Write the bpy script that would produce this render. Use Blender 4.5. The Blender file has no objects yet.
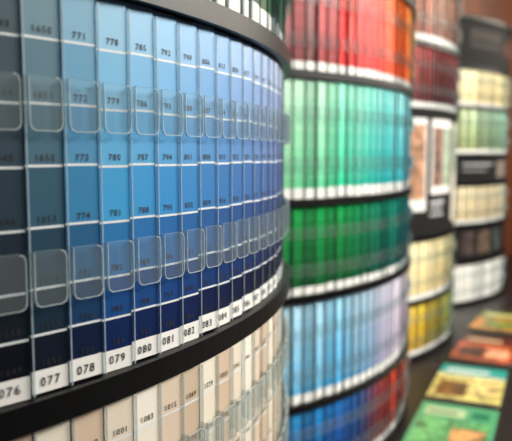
import bpy, math, random
from mathutils import Vector
random.seed(4)
S=1.4; EYE=1.60
sc=bpy.context.scene
sc.view_settings.view_transform='Standard'
def W(x,y,z): return (x*S,y*S,z*S+EYE)
def lin(c):
    return tuple(((v/255)/12.92 if v/255<=0.04045 else (((v/255)+0.055)/1.055)**2.4) for v in c)+(1,)
def mix(a,b,t): return tuple(a[i]+(b[i]-a[i])*t for i in range(3))
def ramp(stops,t):
    if t<=stops[0][0]: return stops[0][1]
    for i in range(len(stops)-1):
        a,b=stops[i],stops[i+1]
        if t<=b[0]: return mix(a[1],b[1],(t-a[0])/(b[0]-a[0]))
    return stops[-1][1]
# ---------- materials
def mat(name,col=(128,128,128),rough=.5,vc=False,noise=0,nscale=8,spec=.5,photo=False,**kw):
    m=bpy.data.materials.new(name); m.use_nodes=True
    nt=m.node_tree; b=nt.nodes['Principled BSDF']
    b.inputs['Roughness'].default_value=rough; b.inputs['Specular IOR Level'].default_value=spec
    if vc:
        a=nt.nodes.new('ShaderNodeVertexColor'); a.layer_name='Col'
        if photo:
            tc=nt.nodes.new('ShaderNodeTexCoord'); n=nt.nodes.new('ShaderNodeTexNoise'); n.inputs['Scale'].default_value=22; n.inputs['Detail'].default_value=6
            n.inputs['Distortion'].default_value=1.2
            r=nt.nodes.new('ShaderNodeValToRGB'); r.color_ramp.elements[0].color=(.22,.2,.2,1); r.color_ramp.elements[1].color=(1.5,1.45,1.3,1)
            r.color_ramp.elements[0].position=.38; r.color_ramp.elements[1].position=.62
            mx=nt.nodes.new('ShaderNodeMix'); mx.data_type='RGBA'; mx.blend_type='MULTIPLY'; mx.inputs[0].default_value=.8
            nt.links.new(tc.outputs['Object'],n.inputs['Vector']); nt.links.new(n.outputs['Fac'],r.inputs['Fac'])
            nt.links.new(a.outputs['Color'],mx.inputs[6]); nt.links.new(r.outputs['Color'],mx.inputs[7]); nt.links.new(mx.outputs[2],b.inputs['Base Color'])
        else: nt.links.new(a.outputs['Color'],b.inputs['Base Color'])
    elif noise:
        tc=nt.nodes.new('ShaderNodeTexCoord'); n=nt.nodes.new('ShaderNodeTexNoise'); n.inputs['Scale'].default_value=nscale
        n.inputs['Detail'].default_value=5
        r=nt.nodes.new('ShaderNodeValToRGB')
        c=lin(col); r.color_ramp.elements[0].color=tuple(v*(1-noise) for v in c[:3])+(1,)
        r.color_ramp.elements[1].color=tuple(min(1,v*(1+noise)) for v in c[:3])+(1,)
        r.color_ramp.elements[0].position=.35; r.color_ramp.elements[1].position=.65
        mp=nt.nodes.new('ShaderNodeMapping'); mp.inputs['Scale'].default_value=kw.get('stretch',(1,1,1))
        nt.links.new(tc.outputs['Object'],mp.inputs['Vector']); nt.links.new(mp.outputs[0],n.inputs['Vector'])
        nt.links.new(n.outputs['Fac'],r.inputs['Fac']); nt.links.new(r.outputs['Color'],b.inputs['Base Color'])
    else: b.inputs['Base Color'].default_value=lin(col)
    return m
M_card=mat('chip_card_print',rough=.42,vc=True,spec=.22)
M_broch=mat('brochure_gloss_print',rough=.28,vc=True,spec=.5)
M_photo=mat('brochure_photo_print',rough=.28,vc=True,spec=.5,photo=True)
M_panel=mat('panel_print',rough=.7,vc=True,spec=.2)
M_panelphoto=mat('panel_photo_print',rough=.7,vc=True,spec=.2,photo=True)
M_black=mat('black_lacquer',(7,7,8),.4,noise=.15,nscale=30,spec=.2)
M_body=mat('rack_backing',(18,18,22),.7,noise=.2,spec=.2)
M_ink=mat('printed_ink',(20,22,32),.6)
M_counter=mat('dark_countertop',(34,28,29),.35,noise=.18,nscale=14,spec=.4)
M_cab=mat('cabinet_wood',(60,38,26),.5,noise=.3,nscale=5,stretch=(1,1,.1))
M_wall=mat('warm_wood_wall',(104,54,28),.6,noise=.3,nscale=4,stretch=(1,1,.15))
M_wall2=mat('brown_paint_wall',(66,33,23),.7,noise=.1)
M_ceil=mat('dark_ceiling',(54,30,23),.8,noise=.15)
M_floor=mat('floor_tile',(70,60,54),.4,noise=.2,nscale=3)
def plastic(name,alpha,col,rough):
    m=bpy.data.materials.new(name); m.use_nodes=True; nt=m.node_tree
    for n in list(nt.nodes): nt.nodes.remove(n)
    o=nt.nodes.new('ShaderNodeOutputMaterial'); t=nt.nodes.new('ShaderNodeBsdfTransparent')
    p=nt.nodes.new('ShaderNodeBsdfPrincipled'); p.inputs['Base Color'].default_value=lin(col); p.inputs['Roughness'].default_value=rough
    x=nt.nodes.new('ShaderNodeMixShader'); x.inputs[0].default_value=alpha
    t.inputs['Color'].default_value=(.95,.975,.975,1)
    nt.links.new(t.outputs[0],x.inputs[1]); nt.links.new(p.outputs[0],x.inputs[2]); nt.links.new(x.outputs[0],o.inputs[0])
    return m
M_clear=plastic('clear_acrylic',.12,(195,210,212),.12)
M_edge=plastic('acrylic_edge',.6,(210,222,222),.2)
M_fin=plastic('acrylic_divider',.2,(120,140,155),.2)
M_clear2=plastic('thin_clear_acrylic',.07,(190,200,200),.15)
M_edge2=plastic('thin_acrylic_edge',.3,(205,215,215),.2)
M_finedge=plastic('acrylic_divider_edge',.7,(175,192,200),.2)

class MB:
    def __init__(s): s.v=[];s.f=[];s.c=[];s.m=[]
    def face(s,pts,col=(255,255,255),m=0,raw=False):
        i=len(s.v); s.v+= [tuple(p) for p in pts]; s.f.append(tuple(range(i,i+len(pts)))); s.c.append(col); s.m.append(m)
    def box(s,a,b,c,d,e,f,g,h,col=(255,255,255),m=0):
        for q in ((a,d,c,b),(e,f,g,h),(a,b,f,e),(b,c,g,f),(c,d,h,g),(d,a,e,h)): s.face(q,col,m)
    def obj(s,name,mats,parent=None,smooth=False):
        me=bpy.data.meshes.new(name); me.from_pydata([W(*p) for p in s.v],[],s.f); 
        ca=me.color_attributes.new('Col','FLOAT_COLOR','CORNER')
        k=0
        for fi,f in enumerate(s.f):
            l=lin(s.c[fi])
            for _ in f: ca.data[k].color=l; k+=1
        for m in mats: me.materials.append(m)
        me.polygons.foreach_set('material_index',s.m); me.update()
        o=bpy.data.objects.new(name,me); sc.collection.objects.link(o)
        if parent: o.parent=parent
        return o
# ---------- glyphs
G={}
for ch in '0123456789':
    cu=bpy.data.curves.new('g','FONT'); cu.body=ch; cu.size=1; cu.resolution_u=2; cu.offset=.008
    ob=bpy.data.objects.new('g',cu); sc.collection.objects.link(ob)
    dg=bpy.context.evaluated_depsgraph_get(); me=bpy.data.meshes.new_from_object(ob.evaluated_get(dg))
    G[ch]=([(v.co.x,v.co.y) for v in me.vertices],[tuple(p.vertices) for p in me.polygons])
    bpy.data.objects.remove(ob); bpy.data.curves.remove(cu); bpy.data.meshes.remove(me)
def text(mb,s,fr,zc,size,uo=0):
    adv=.6*size; w=adv*len(s)
    for n,ch in enumerate(s):
        vs,fs=G[ch]; i=len(mb.v)
        for (x,y) in vs:
            mb.v.append(fr(-w/2+n*adv+x*size*.95+uo,zc+y*size,.0004))
        for f in fs: mb.f.append(tuple(i+j for j in f)); mb.c.append((20,20,20)); mb.m.append(0)
# ---------- racks
R=.61; STEP=math.radians(2.114); ZB=-.52; RB=ZB+.001
def pol(C,r,ph,z): return (C[0]+r*math.cos(ph),C[1]+r*math.sin(ph),z)
def arcband(mb,C,r0,r1,p0,p1,z0,z1,col=(255,255,255),m=0,n=40):
    for i in range(n):
        a=p0+(p1-p0)*i/n; b=p0+(p1-p0)*(i+1)/n
        A=[pol(C,r0,a,z0),pol(C,r1,a,z0),pol(C,r1,b,z0),pol(C,r0,b,z0),pol(C,r0,a,z1),pol(C,r1,a,z1),pol(C,r1,b,z1),pol(C,r0,b,z1)]
        mb.face((A[0],A[3],A[2],A[1]),col,m); mb.face((A[4],A[5],A[6],A[7]),col,m)
        mb.face((A[1],A[2],A[6],A[5]),col,m); mb.face((A[3],A[0],A[4],A[7]),col,m)
        if i==0: mb.face((A[0],A[1],A[5],A[4]),col,m)
        if i==n-1: mb.face((A[2],A[3],A[7],A[6]),col,m)
LN=[.13,.285,.435,.585,.735,.85,.942]
def rack(C,w,near,far,shelves,tiers,panels=(),top=.55,ph_ref=None,ts=1/.68,ov=.006):
    root=bpy.data.objects.new('paint_chip_display_rack',None); sc.collection.objects.link(root)
    root.location=W(C[0],C[1],RB); bpy.context.view_layer.update()
    p0=math.radians(-w-near); p1=math.radians(-w+far)
    objs=[]
    b=MB()
    n=40; arc=[pol(C,R-.008,p0+(p1-p0)*i/n,0)[:2] for i in range(n+1)]
    for i in range(n):
        a,c=arc[i],arc[i+1]
        b.face(((*a,RB),(*c,RB),(*c,top),(*a,top)))
    b.face([(*a,RB) for a in reversed(arc)]); b.face([(*a,top) for a in arc])
    b.face(((*arc[-1],RB),(*arc[0],RB),(*arc[0],top),(*arc[-1],top)))
    objs.append(b.obj('backing_body',[M_body]))
    s=MB()
    for z,t in shelves: 
        arcband(s,C,R-.02,R+ov,p0,p1,z-t/2,z+t/2,n=60)
        arcband(s,C,R+ov-.001,R+ov+.002,p0,p1,z-t/2-.0005,z+t/2+.001,n=60)
    objs.append(s.obj('curved_shelves',[M_black]))
    ch=MB(); tb=MB(); fn=MB(); tx=MB()
    if ph_ref is None: ph_ref=p0
    k0=math.ceil((p0-ph_ref)/STEP-1e-6); k1=math.floor((p1-ph_ref)/STEP)
    for ti,(zt,zb,fn_col,kind) in enumerate(tiers):
        far_rack=kind in('x','d'); TM=2 if far_rack else 0
        for k in range(k0,k1):
            a=ph_ref+STEP*(k+.5); t=min(1,(a-p0)/(p1-p0)*ts)
            o=(math.cos(a),math.sin(a)); ta=(-math.sin(a),math.cos(a))
            rot=math.tan(math.radians(4+random.uniform(-2,2))); dz=random.uniform(-.0008,.0008); rr=R+.0005
            hw=.0102; th=.0018; em=.25; ec=(60,75,100)
            if far_rack: rot=math.tan(math.radians(-6+random.uniform(-7,7))); th=.0038; em=.5 if kind=='x' else (.5 if random.random()<.25 else .08); ec=(245,244,240); hw=.0107
            def fr(u,z,d,o=o,ta=ta,rot=rot,rr=rr):
                r=rr+d+u*rot
                return (C[0]+o[0]*r+ta[0]*u, C[1]+o[1]*r+ta[1]*u, z)
            Hh=zt-zb; lw=.0013 if not far_rack else .0007
            lines=LN if not far_rack else [.14,.28,.42,.56,.70,.82,.91]
            cuts=[]; prev=0
            for j,l in enumerate(lines):
                cc=fn_col(k,t,j/6.0)
                cuts.append((prev,l,cc))
                if j<6: cuts.append((l,l+lw/Hh,(225,230,232) if not far_rack else mix(cc,(235,235,235),.5 if kind=='x' else .25))); prev=l+lw/Hh
                else: prev=l
            cuts.append((prev,1.0,(242,241,236)))
            for (q0,q1,col) in cuts:
                za=zt-q0*Hh+dz; zc=zt-q1*Hh+dz
                ch.face((fr(-hw,zc,0),fr(hw,zc,0),fr(hw,za,0),fr(-hw,za,0)),col)
                e=mix(col,ec,em)
                ch.face((fr(-hw,zc,-th),fr(-hw,zc,0),fr(-hw,za,0),fr(-hw,za,-th)),e)
                ch.face((fr(hw,zc,0),fr(hw,zc,-th),fr(hw,za,-th),fr(hw,za,0)),e)
            ch.face((fr(-hw,zt,0),fr(hw,zt,0),fr(hw,zt,-th),fr(-hw,zt,-th)),(220,220,220))
            # divider fin
            u0=-STEP*R/2; fp=.0034 if not far_rack else .0015
            fn.box(fr(u0-.0004,zb,-.006),fr(u0+.0004,zb,-.006),fr(u0+.0004,zb,fp),fr(u0-.0004,zb,fp),
                   fr(u0-.0004,zt-.004,-.006),fr(u0+.0004,zt-.004,-.006),fr(u0+.0004,zt-.004,fp),fr(u0-.0004,zt-.004,fp))
            if not far_rack: fn.face((fr(u0-.0004,zb,fp+.0001),fr(u0+.0004,zb,fp+.0001),fr(u0+.0004,zt-.004,fp+.0001),fr(u0-.0004,zt-.004,fp+.0001)),m=1)
            for (fa,fb) in ((.225,.355),(.64,.775)):
                za=zt-fa*Hh; zc=zt-fb*Hh; ul=-.0120; ur=.0060; rc=.0032
                pts=[(ul,za),(ur-rc,za),(ur-.3*rc,za-.3*rc),(ur,za-rc),(ur,zc+rc),(ur-.3*rc,zc+.3*rc),(ur-rc,zc),(ul+rc,zc),(ul+.3*rc,zc+.3*rc),(ul,zc+rc)]
                d0,d1=.0062,.0078
                tb.face([fr(u,z,d1) for u,z in reversed(pts)],m=TM)
                for q in range(len(pts)):
                    A=pts[q];B=pts[(q+1)%len(pts)]
                    tb.face((fr(A[0],A[1],d0),fr(A[0],A[1],d1),fr(B[0],B[1],d1),fr(B[0],B[1],d0)),m=TM+1)
                    if q==0: continue
                    cx=(ul+ur)/2; cz=(za+zc)/2
                    def ins(p,e=.0005): return (p[0]+(e if p[0]<cx else -e), p[1]+(e if p[1]<cz else -e))
                    A2,B2=ins(A),ins(B)
                    tb.face((fr(A[0],A[1],d1+.0001),fr(B[0],B[1],d1+.0001),fr(B2[0],B2[1],d1+.0001),fr(A2[0],A2[1],d1+.0001)),m=TM+1)
                tb.box(fr(ul,zc+.003,-.004),fr(ul+.0008,zc+.003,-.004),fr(ul+.0008,zc+.003,d0),fr(ul,zc+.003,d0),
                       fr(ul,za,-.004),fr(ul+.0008,za,-.004),fr(ul+.0008,za,d0),fr(ul,za,d0),m=TM)
            if not far_rack:
                if kind=='main':
                    base=778+7*k if k>=-1 else 1650+7*(k+2); lab='%03d'%(79+k)
                else: base=1090-7*k if k%2 else 1001+7*k; lab='%03d'%(66-k if k<60 else 10)
                for j in range(7):
                    text(tx,str(base+j),fr,zt-LN[j]*Hh+.002,.0049,.0008)
                text(tx,lab,fr,zb+.0035,.0066,.0)
    objs.append(ch.obj('paint_chip_cards',[M_card])); objs.append(tb.obj('clear_holder_tabs',[M_clear,M_edge,M_clear2,M_edge2]))
    objs.append(fn.obj('acrylic_dividers',[M_fin,M_finedge]))
    if tx.v: objs.append(tx.obj('printed_numbers',[M_ink]))
    if panels:
        pm=MB()
        for pn in panels:
            (f0,f1,z0,z1,lift,col)=pn[:6]
            if f1<1 or f0>0: f0,f1=f0/ts+.06,f1/ts+.06
            arcband(pm,C,R-.01,R+.001+lift*.0015,p0+(p1-p0)*f0,p0+(p1-p0)*f1,z0,z1,col,m=1 if len(pn)>6 else 0,n=max(2,int(40*(f1-f0))))
        objs.append(pm.obj('printed_picture_panels',[M_panel,M_panelphoto]))
    for o in objs:
        o.parent=root; o.matrix_parent_inverse=root.matrix_world.inverted()
    return root
# palettes
MAINT=[(-12,(60,65,70)),(-5,(68,80,88)),(-3,(84,102,114)),(-2,(108,142,158)),(-1,(126,178,206)),(0,(146,200,232)),(2,(140,196,236)),(5,(138,184,232)),(9,(158,182,222)),(14,(182,190,214)),(24,(195,195,214))]
MAINM=[(-12,(30,32,38)),(-5,(34,42,50)),(-3,(42,62,76)),(-2,(50,90,112)),(-1,(54,130,178)),(0,(62,158,214)),(2,(54,142,206)),(5,(56,118,182)),(9,(70,102,160)),(14,(86,96,148)),(24,(105,105,148))]
MAINB=[(-12,(8,8,11)),(-5,(10,13,18)),(-3,(12,19,30)),(-2,(12,30,48)),(-1,(8,34,74)),(0,(5,44,108)),(2,(5,40,104)),(5,(9,30,82)),(9,(14,24,62)),(14,(22,22,54)),(24,(36,33,58))]
def p_main(k,t,v): return ramp([(0,ramp(MAINT,k)),(.5,ramp(MAINM,k)),(.82,mix(ramp(MAINM,k),ramp(MAINB,k),.72)),(1,mix(ramp(MAINB,k),(0,0,8),.25))],v)
def jit(c,k,a=14):
    r=random.Random(k*7+3); d=1+r.uniform(-a,a)/100; return tuple(max(0,min(255,x*d)) for x in c)
def p_beige(k,t,v):
    opts=[(230,218,198),(212,190,166),(236,228,210),(204,184,160),(224,206,186),(242,236,222)]
    c=opts[(k*5)%6]; return mix(c,(176,144,112),v*.45)
def P(st,sb,a=14):
    def f(k,t,v):
        q=random.Random(k*31+5); base=mix(ramp(st,t),ramp(sb,t),min(1,max(0,v*.8+q.uniform(-.1,.3))))
        return jit(base,k,a)
    return f
p_green=P([(0,(150,160,110)),(1,(110,150,100))],[(0,(60,90,50)),(1,(30,80,45))])
p_red=P([(0,(150,30,32)),(.22,(190,24,28)),(.34,(250,30,15)),(.5,(255,38,8)),(.58,(255,95,8)),(.8,(255,130,20)),(1,(255,190,80))],[(0,(75,6,12)),(.22,(115,2,8)),(.34,(225,4,2)),(.5,(232,14,1)),(.58,(245,60,0)),(.8,(245,90,0)),(1,(235,140,20))])
p_yel=P([(0,(230,220,190)),(1,(240,225,170))],[(0,(200,180,130)),(1,(225,190,90))])
p_teal=P([(0,(200,232,200)),(.25,(178,234,200)),(.4,(145,234,208)),(.55,(145,230,224)),(1,(175,226,236))],[(0,(110,190,130)),(.25,(70,192,135)),(.4,(20,184,150)),(.55,(12,172,172)),(1,(60,160,195))])
p_emer=P([(0,(25,145,65)),(.35,(4,152,72)),(.5,(0,138,98)),(1,(0,134,142))],[(0,(2,66,24)),(.35,(0,78,32)),(.5,(0,72,54)),(1,(0,70,84))])
p_pblue=P([(0,(185,220,236)),(.3,(165,216,240)),(.45,(182,215,236)),(.58,(212,210,228)),(1,(235,215,220))],[(0,(95,165,202)),(.3,(65,160,212)),(.45,(100,162,210)),(.58,(165,160,195)),(1,(205,155,165))])
p_dblue=P([(0,(70,150,200)),(.25,(28,130,200)),(.42,(26,92,172)),(.52,(145,70,95)),(.7,(215,70,40)),(1,(205,95,55))],[(0,(8,78,132)),(.25,(2,54,122)),(.42,(5,30,88)),(.52,(92,14,36)),(.7,(140,18,8)),(1,(130,30,20))])
p_brown=P([(0,(165,98,84)),(.5,(200,152,125)),(1,(195,145,108))],[(0,(98,42,38)),(.5,(142,80,62)),(1,(122,70,45))],30)
p_maroon=P([(0,(150,28,34)),(1,(130,38,28))],[(0,(76,3,9)),(1,(58,9,7))],30)
p_olive=P([(0,(236,195,80)),(.5,(218,190,76)),(1,(145,184,100))],[(0,(200,125,12)),(.5,(148,132,18)),(1,(56,108,42))],30)
p_cream=P([(0,(242,228,192)),(1,(234,216,178))],[(0,(214,192,150)),(1,(198,176,134))],14)
p_sage=P([(0,(212,212,160)),(.5,(162,200,175)),(1,(146,190,160))],[(0,(156,155,88)),(1,(66,112,86))],30)
p_yc=P([(0,(244,235,202)),(1,(242,222,155))],[(0,(226,204,155)),(1,(218,185,105))],14)
p_white=P([(0,(246,245,240)),(1,(242,240,232))],[(0,(236,233,226)),(1,(230,226,216))],6)

rack((-.584,.71),20,42,38,[(.0900,.012),(-.1265,.013),(.31,.014),(-.335,.013),(-.511,.014)],
 [(.083,-.119,p_main,'main'),(-.1345,-.326,p_beige,'low'),(-.344,-.503,p_beige,'x'),(.30,.0975,p_green,'d'),(.52,.32,p_yel,'x')],ph_ref=math.radians(-35.0),top=.55,ov=.007)
rack((-.291,1.484),22,40,33,[(.275,.011),(.116,.010),(-.07,.010),(-.214,.010),(-.38,.010),(-.511,.012),(.47,.014)],
 [(.463,.282,p_yel,'x'),(.268,.122,p_red,'d'),(.110,-.064,p_teal,'x'),(-.076,-.208,p_emer,'d'),(-.220,-.374,p_pblue,'x'),(-.386,-.504,p_dblue,'d')])
rack((-.014,2.12),27,33,33,[(.27,.011),(.11,.010),(-.21,.010),(-.37,.010),(-.511,.012),(.47,.014)],
 [(.462,.277,p_brown,'d'),(.263,.117,p_maroon,'d'),(-.217,-.364,p_yc,'x'),(-.376,-.504,p_olive,'d')],
 panels=[(0,1,-.204,.104,0,(14,13,15)),(.06,.27,-.14,.09,1,(225,225,220)),(.08,.25,-.11,.075,2,(170,130,105),1),
         (.32,.60,-.10,.09,1,(225,222,215)),(.34,.46,-.08,.07,2,(130,100,90),1),(.48,.58,-.08,.07,2,(150,170,150),1),
         (.32,.50,-.125,-.118,1,(200,200,200)),(.32,.47,-.14,-.134,1,(180,180,180)),(.32,.49,-.156,-.150,1,(180,180,180)),
         (.66,.85,-.18,.085,1,(190,185,170)),(.68,.83,-.05,.07,2,(150,165,150),1)])
rack((.388,2.814),31,40,40,[(.455,.012),(.29,.010),(.16,.010),(0,.010),(-.1,.010),(-.24,.010),(-.37,.010),(-.511,.012)],
 [(.284,.166,p_yc,'x'),(.154,.006,p_sage,'x'),(-.106,-.234,p_cream,'x'),(-.376,-.504,p_white,'x')],
 panels=[(0,1,.296,.448,0,(11,10,11)),(.15,.50,.36,.42,1,(56,52,48)),(.17,.46,.375,.385,2,(26,26,26)),(.55,.75,.35,.40,1,(76,48,40)),
         (0,1,-.094,-.006,0,(14,14,16)),(.12,.42,-.035,-.028,1,(170,170,170)),(.12,.36,-.055,-.05,1,(150,150,150)),(.5,.7,-.08,-.02,1,(120,110,100)),
         (0,1,-.364,-.246,0,(14,14,16)),(.12,.24,-.345,-.265,1,(70,60,60),1),(.28,.42,-.345,-.265,1,(95,80,70),1),(.46,.62,-.345,-.265,1,(60,70,70),1)],top=.462)
# ---------- room
def prism(name,poly,z0,z1,m):
    b=MB(); n=len(poly)
    b.face([(*p,z0) for p in reversed(poly)]); b.face([(*p,z1) for p in poly])
    for i in range(n):
        a,c=poly[i],poly[(i+1)%n]; b.face(((*a,z0),(*c,z0),(*c,z1),(*a,z1)))
    return b.obj(name,[m])
ZF=-EYE/S; ZC=.93
line=[(-1.3,-2.4),(-.32,.165),(-.05,.93),(.265,1.61),(.565,2.215),(.985,2.93),(2.4,5.3)]
off=[(x-.12,y+.05) for x,y in line]
prism('wall_left',[*line,*reversed(off)],ZF,ZC,M_wall)
prism('wall_back',[(2.0,5.3),(5,5.3),(5,5.4),(2.0,5.4)],ZF,ZC,M_wall2)
prism('wall_right',[(4.2,-2.4),(4.3,-2.4),(4.3,5.3),(4.2,5.3)],ZF,ZC,M_wall2)
prism('wall_front',[(-1.4,-2.5),(4.3,-2.5),(4.3,-2.4),(-1.4,-2.4)],ZF,ZC,M_wall2)
prism('floor',[(-1.6,-2.5),(5,-2.5),(5,5.4),(-1.6,5.4)],ZF-.05,ZF,M_floor)
prism('ceiling',[(-1.6,-2.5),(5,-2.5),(5,5.4),(-1.6,5.4)],ZC,ZC+.05,M_ceil)
cr=bpy.data.objects.new('display_counter',None); sc.collection.objects.link(cr)
cl=[(-.31,.17),(-.04,.93),(.275,1.61),(.575,2.215),(.99,2.92),(1.5,3.78)]
n_=[(x+1.15*.88,y-1.15*.45) for x,y in cl]
n2=[(x+1.1*.88,y-1.1*.45) for x,y in cl]
def strip(name,a,b,z0,z1,m):
    q=MB()
    for i in range(len(a)-1):
        q.face(((*a[i],z1),(*b[i],z1),(*b[i+1],z1),(*a[i+1],z1))); q.face(((*a[i],z0),(*a[i+1],z0),(*b[i+1],z0),(*b[i],z0)))
        q.face(((*b[i],z0),(*b[i+1],z0),(*b[i+1],z1),(*b[i],z1))); q.face(((*a[i+1],z0),(*a[i],z0),(*a[i],z1),(*a[i+1],z1)))
    for i in (0,len(a)-1): q.face(((*a[i],z0),(*b[i],z0),(*b[i],z1),(*a[i],z1)))
    o=q.obj(name,[m]); o.parent=cr; return o
strip('countertop',cl,n_,ZB-.025,ZB,M_counter); strip('cabinet_base',cl,n2,ZF,ZB-.025,M_cab)
# ---------- booklets
def booklet(cx,cy,ang,blocks,cover,w=.15,l=.245):
    q=MB(); a=math.radians(ang); ld=(math.sin(a),math.cos(a)); wd=(math.cos(a),-math.sin(a)); t=.005
    def p(u,v,z): return (cx+wd[0]*(u-.5)*w+ld[0]*(v-.5)*l, cy+wd[1]*(u-.5)*w+ld[1]*(v-.5)*l, ZB+z)
    for j in range(3):
        z0=.0002+j*.0016
        q.box(p(.008,.008,z0),p(.99-.002*j,.008,z0),p(.99-.002*j,.992,z0),p(.008,.992,z0),p(.008,.008,z0+.0014),p(.99-.002*j,.008,z0+.0014),p(.99-.002*j,.992,z0+.0014),p(.008,.992,z0+.0014),(230,228,220))
    q.box(p(0,0,t),p(1,0,t),p(1,1,t),p(0,1,t),p(0,0,t+.0007),p(1,0,t+.0007),p(1,1,t+.0007),p(0,1,t+.0007),cover)
    for n,(u0,v0,u1,v1,c,m) in enumerate(blocks):
        z=t+.0009+n*.00006
        q.face((p(u0,v0,z),p(u1,v0,z),p(u1,v1,z),p(u0,v1,z)),c,m)
    q.obj('paint_brochure',[M_broch,M_photo])
booklet(.372,1.235,24,[(.05,.05,.95,.66,(100,180,115),1),(.5,.1,.9,.5,(205,155,100),1),(.08,.72,.6,.9,(190,215,165),0),(.12,.78,.5,.82,(40,90,60),0),(.68,.74,.9,.9,(25,125,85),0)],(80,170,120))
booklet(.484,1.49,24,[(.0,.0,1,.68,(215,205,125),1),(.08,.08,.5,.5,(130,90,45),1),(.55,.2,.92,.6,(240,212,140),1),(0,.68,1,.72,(225,235,225),0),(.1,.8,.75,.88,(220,235,230),0),(.1,.75,.5,.77,(220,235,230),0)],(35,160,148))
booklet(.617,1.765,27,[(.0,.0,1,.66,(195,95,60),1),(.1,.1,.5,.5,(90,60,48),1),(.55,.15,.9,.45,(235,180,145),1),(.1,.76,.7,.86,(225,190,145),0)],(98,44,34))
booklet(.765,2.06,29,[(0,.0,1,.6,(215,145,60),1),(.2,.1,.8,.45,(120,145,70),1),(.1,.72,.8,.86,(225,212,145),0)],(115,130,50))
# ---------- lights
def area(name,loc,tgt,size,power,col):
    l=bpy.data.lights.new(name,'AREA'); l.shape='RECTANGLE'; l.size=size[0]*S; l.size_y=size[1]*S; l.energy=power; l.color=col
    o=bpy.data.objects.new(name,l); sc.collection.objects.link(o); o.location=W(*loc)
    d=Vector(W(*tgt))-Vector(W(*loc)); o.rotation_euler=d.to_track_quat('-Z','Y').to_euler(); return o
area('ceiling_light_panel',(1.8,.95,.88),(.1,1.2,-.15),(1.4,.6),240,(1,.955,.88))
area('ceiling_light_panel',(2.3,2.6,.88),(.6,2.5,-.25),(1.2,.8),78,(1,.90,.76))
area('ceiling_light_panel',(.9,-1.1,.88),(.1,.8,-.15),(.9,.6),15,(1,.96,.92))
w=bpy.data.worlds.new('interior_ambient'); sc.world=w; w.use_nodes=True
w.node_tree.nodes['Background'].inputs[0].default_value=(1,.92,.82,1); w.node_tree.nodes['Background'].inputs[1].default_value=.25
# ---------- camera
cd=bpy.data.cameras.new('camera'); cam=bpy.data.objects.new('camera',cd); sc.collection.objects.link(cam)
cam.location=(0,0,EYE); cam.rotation_euler=(math.radians(90-5.54),0,0)
cd.sensor_width=36; cd.lens=36*675/512; cd.clip_start=.01
cd.dof.use_dof=True; cd.dof.focus_distance=.42*S; cd.dof.aperture_fstop=47.46/(6.0*S)
sc.camera=cam
